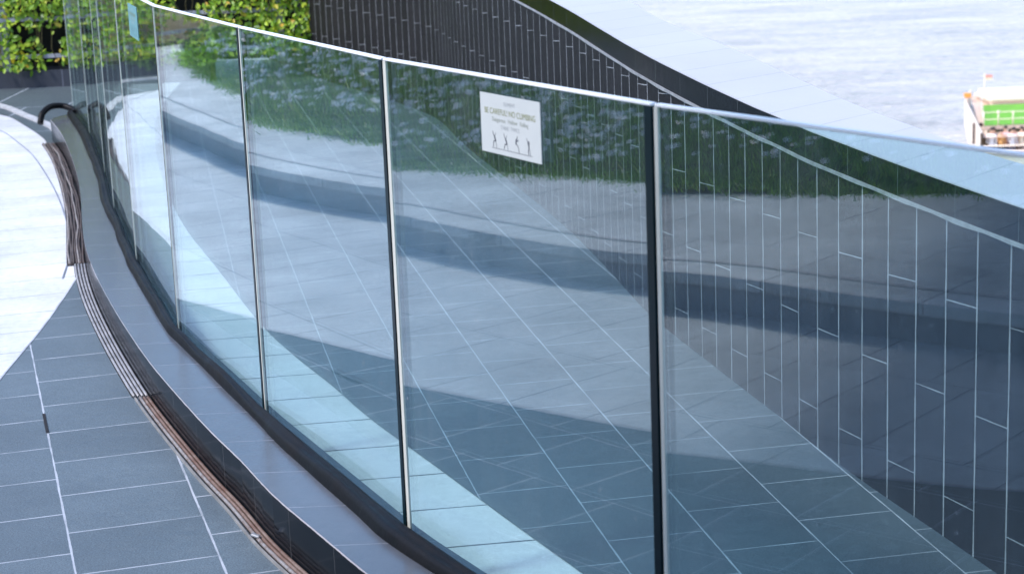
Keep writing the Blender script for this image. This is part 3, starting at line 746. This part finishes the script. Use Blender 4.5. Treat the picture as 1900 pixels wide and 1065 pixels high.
# ------------------------------------------------------------------ ferry on the harbour
def loft(mb, stations, mi=0):
    prev = None
    for st in stations:
        r = [mb.bm.verts.new(p) for p in st]
        if prev:
            for k in range(len(r)): mb.bm.faces.new((prev[k], prev[(k + 1) % len(r)], r[(k + 1) % len(r)], r[k])).material_index = mi
        else: mb.bm.faces.new(r)
        prev = r
    mb.bm.faces.new(prev[::-1])
WZ = -15.0; BX, BY = 24.0, 94.4
boat = empty('ferry', (BX, BY, WZ - .25)); tag(boat, 'white ferry with green upper deck and passengers crossing the bright water', 'boat')
MW = simple('boat_white', (.86, .72, .56), .35, var=.05); MGr = simple('deck_turf', (.16, .42, .03), .8, var=.15, scale=2); MBe = simple('deck_beige', (.66, .50, .38), .6, var=.12, scale=2)
MOr = simple('orange_ring', (.85, .35, .06), .5); MDk = simple('cabin_dark', (.05, .03, .03), .7)
def side(y): return interp([(0, 0.), (10.5, 1.7), (14, 2.9), (18, 5.0)], y)
def rside(y): return interp([(0, 6.6), (10.5, 7.2), (14, 6.8), (18, 5.2)], y)
mb = MB(); st = []
for y in (0, 1, 4, 8, 11, 14, 16.5, 18):
    a, b = side(y), rside(y); zt = 1.55 + .04 * y; m_ = .35 if y < 14 else .8
    st.append([(a + m_, y, -.3), (a + .1, y, .8), (a, y, zt), (b, y, zt), (b - .1, y, .8), (b - m_, y, -.3)])
loft(mb, st); mb.build('hull', MW, boat)
mb = MB()
for y in range(0, 14, 2):   # raised side bulwark that the roof sits beside
    a, b = side(y), side(y + 2)
    za, zb_ = 2.55 + .03 * y, 2.55 + .03 * (y + 2)
    mb.face([(a, y, 1.5), (b, y + 2, 1.5), (b, y + 2, zb_), (a, y, za)]); mb.face([(a, y, za), (b, y + 2, zb_), (b + .12, y + 2, zb_), (a + .12, y, za)]); mb.face([(a + .12, y, 1.5), (b + .12, y + 2, 1.5), (b + .12, y + 2, zb_), (a + .12, y, za)])
mb.build('side_bulwark', MW, boat)
mb = MB(); mb.face([(side(0) + .13, .05, 2.3), (6.2, .05, 2.3), (6.6, 13, 2.75), (side(13) + .13, 13, 2.75)]); mb.build('side_deck', MBe, boat)
mb = MB(); mb.box((3.55, 1.3, 2.62), (6.2, .12, .18)); mb.build('roof_edge', MBe, boat)
mb = MB(); mb.face([(.46, 1.28, 2.73), (6.4, 1.28, 2.73), (6.8, 9.0, 2.73), (2.35, 9.0, 2.73)]); mb.build('green_deck', MGr, boat)
mb = MB(); mb.box((5.0, 10.9, 2.95), (4.6, 3.2, .62)); bmesh.ops.bevel(mb.bm, geom=list(mb.bm.edges), offset=.25, segments=3, affect='EDGES')
wh = mb.build('wheelhouse', MW, boat)
mb = MB(); mb.box((3.4, 1.0, 1.50), (6.3, 2.2, .04)); mb.build('lower_deck', MBe, boat)
mb = MB(); mb.box((3.4, 3.2, 2.05), (6.0, .05, 1.1)); mb.build('cabin_wall', MDk, boat)
for i in range(9):
    x = .36 + i * .75
    mb = MB(); mb.tube([(x + .12, 1.3, 2.73), (x + .12, 1.3, 3.44)], .035, 6)
    if i % 2 == 1: mb.ball((x + .12, 1.3, 3.40), .09)
    mb.build('stanchion', MW, boat)
for z in (3.04, 3.40):
    mb = MB(); mb.tube([(2.2, 8.9, z), (.48, 1.3, z), (6.4, 1.3, z)], .022, 6); mb.build('deck_rail', MW, boat)
for i in range(5):
    x = .5 + i * 1.1
    mb = MB(); mb.tube([(x + .1, 1.3, 1.0), (x + .1, 1.3, 2.6)], .05, 6); mb.build('roof_pillar', MW, boat)
mb = MB(); mb.tube([(.15, -.02, 1.86), (6.5, -.02, 1.86)], .045, 6); mb.tube([(.15, -.02, 1.56), (6.5, -.02, 1.56)], .05, 6); mb.build('stern_rail', MW, boat)
mb = MB(); mb.tube([(side(10) + 1.0, 9.6, 2.8), (side(10) + 1.0, 9.6, 4.4)], .03, 6); mb.build('flagpole', MW, boat)
mb = MB(); mb.box((side(10) + 1.22, 9.6, 4.25), (.42, .03, .16)); fl = mb.build('flag', simple('flag_red', (.85, .35, .3), .7), boat)
mb = MB(); mb.box((side(10) + 1.22, 9.6, 4.085), (.42, .03, .165)); mb.build('flag_band', MW, fl)
mb = MB(); mb.box((side(11) + .15, 11, 3.05), (.35, .25, .25)); mb.build('bow_light', MOr, boat)

# ferry passengers
def personmat(sh, tr_, sk):
    N = NT('person_clothes'); tc = N.n('ShaderNodeTexCoord'); sp = N.n('ShaderNodeSeparateXYZ'); N.link(tc.outputs['Object'], sp.inputs[0]); z = sp.outputs[2]
    c = N.mix(N.math('GREATER_THAN', z, .88), tr_, sh); c = N.mix(N.math('GREATER_THAN', z, 1.46), c, sk); N.bsdf(c, .7); return N.m
hairm = simple('hair_dark', (.02, .015, .012), .6)
def person(loc, rz, sh, tr_, label, arm=0.3, hh=1.0):
    verts = [(0, 0, .93), (0, 0, 1.15), (0, .0, 1.38), (0, .0, 1.5), (0, .02, 1.62), (0, .02, 1.72),
             (.1, 0, .88), (.12, .02, .48), (.12, 0, .06), (.12, .12, .03), (-.1, 0, .88), (-.12, .02, .48), (-.12, 0, .06), (-.12, .12, .03),
             (.19, 0, 1.40), (.24, .02, 1.14), (.22, arm, .98 + arm * .4), (.21, arm + .09, .97 + arm * .45), (-.19, 0, 1.40), (-.24, .02, 1.14), (-.22, .12, .92), (-.21, .16, .84)]
    edges = [(0, 1), (1, 2), (2, 3), (3, 4), (4, 5), (0, 6), (6, 7), (7, 8), (8, 9), (0, 10), (10, 11), (11, 12), (12, 13), (2, 14), (14, 15), (15, 16), (16, 17), (2, 18), (18, 19), (19, 20), (20, 21)]
    rad = [.15, .13, .15, .055, .10, .085, .085, .06, .042, .035, .085, .06, .042, .035, .06, .045, .033, .03, .06, .045, .033, .03]
    me = bpy.data.meshes.new('person'); me.from_pydata(verts, edges, []); o = bpy.data.objects.new('person', me); COL.objects.link(o)
    md = o.modifiers.new('skin', 'SKIN'); md.use_smooth_shade = True
    for i, r in enumerate(rad): me.skin_vertices[0].data[i].radius = (r, r * (.75 if i in (0, 1, 2) else 1)); me.skin_vertices[0].data[i].use_root = (i == 0)
    o.modifiers.new('sub', 'SUBSURF').levels = 1; o.modifiers['sub'].render_levels = 1
    me.materials.append(personmat(sh, tr_, (.62, .38, .26)))
    o.location = loc; o.rotation_euler.z = rz; o.scale = (hh,) * 3; tag(o, label, 'person', 'passengers on the ferry stern')
    mb = MB(); mb.ball((0, -.005, 1.70), .108, (1, 1.05, .95)); h_ = mb.build('hair', hairm, o); return o
PP = [(.55, .35, 'white', (.85, .82, .8), (.1, .1, .15), 'passenger in white top at the left corner of the ferry stern'),
      (.80, .9, 'dark', (.06, .05, .06), (.3, .3, .35), 'passenger in black top behind the left stern corner'),
      (1.05, .40, 'orange', (.85, .45, .15), (.1, .1, .1), 'passenger in yellow orange top leaning at the stern rail'),
      (1.36, .75, 'pink', (.8, .45, .45), (.2, .2, .3), 'passenger in pink top standing back from the stern rail'),
      (1.62, .38, 'white', (.88, .86, .85), (.15, .15, .2), 'passenger in pale shirt beside the one in pink on the stern'),
      (1.86, .95, 'red', (.75, .2, .16), (.1, .1, .12), 'passenger in red top behind others on the stern'),
      (2.10, .42, 'cream', (.85, .72, .55), (.25, .2, .2), 'passenger in cream top at the right edge of the frame')]
for i, (x, y, n_, sh, t_, lab) in enumerate(PP):
    person((BX + x + .1, BY + y, WZ + .72), R(180 + random.uniform(-40, 40)), sh, t_, lab, .2 + .1 * (i % 3), 1 - .03 * (i % 3))
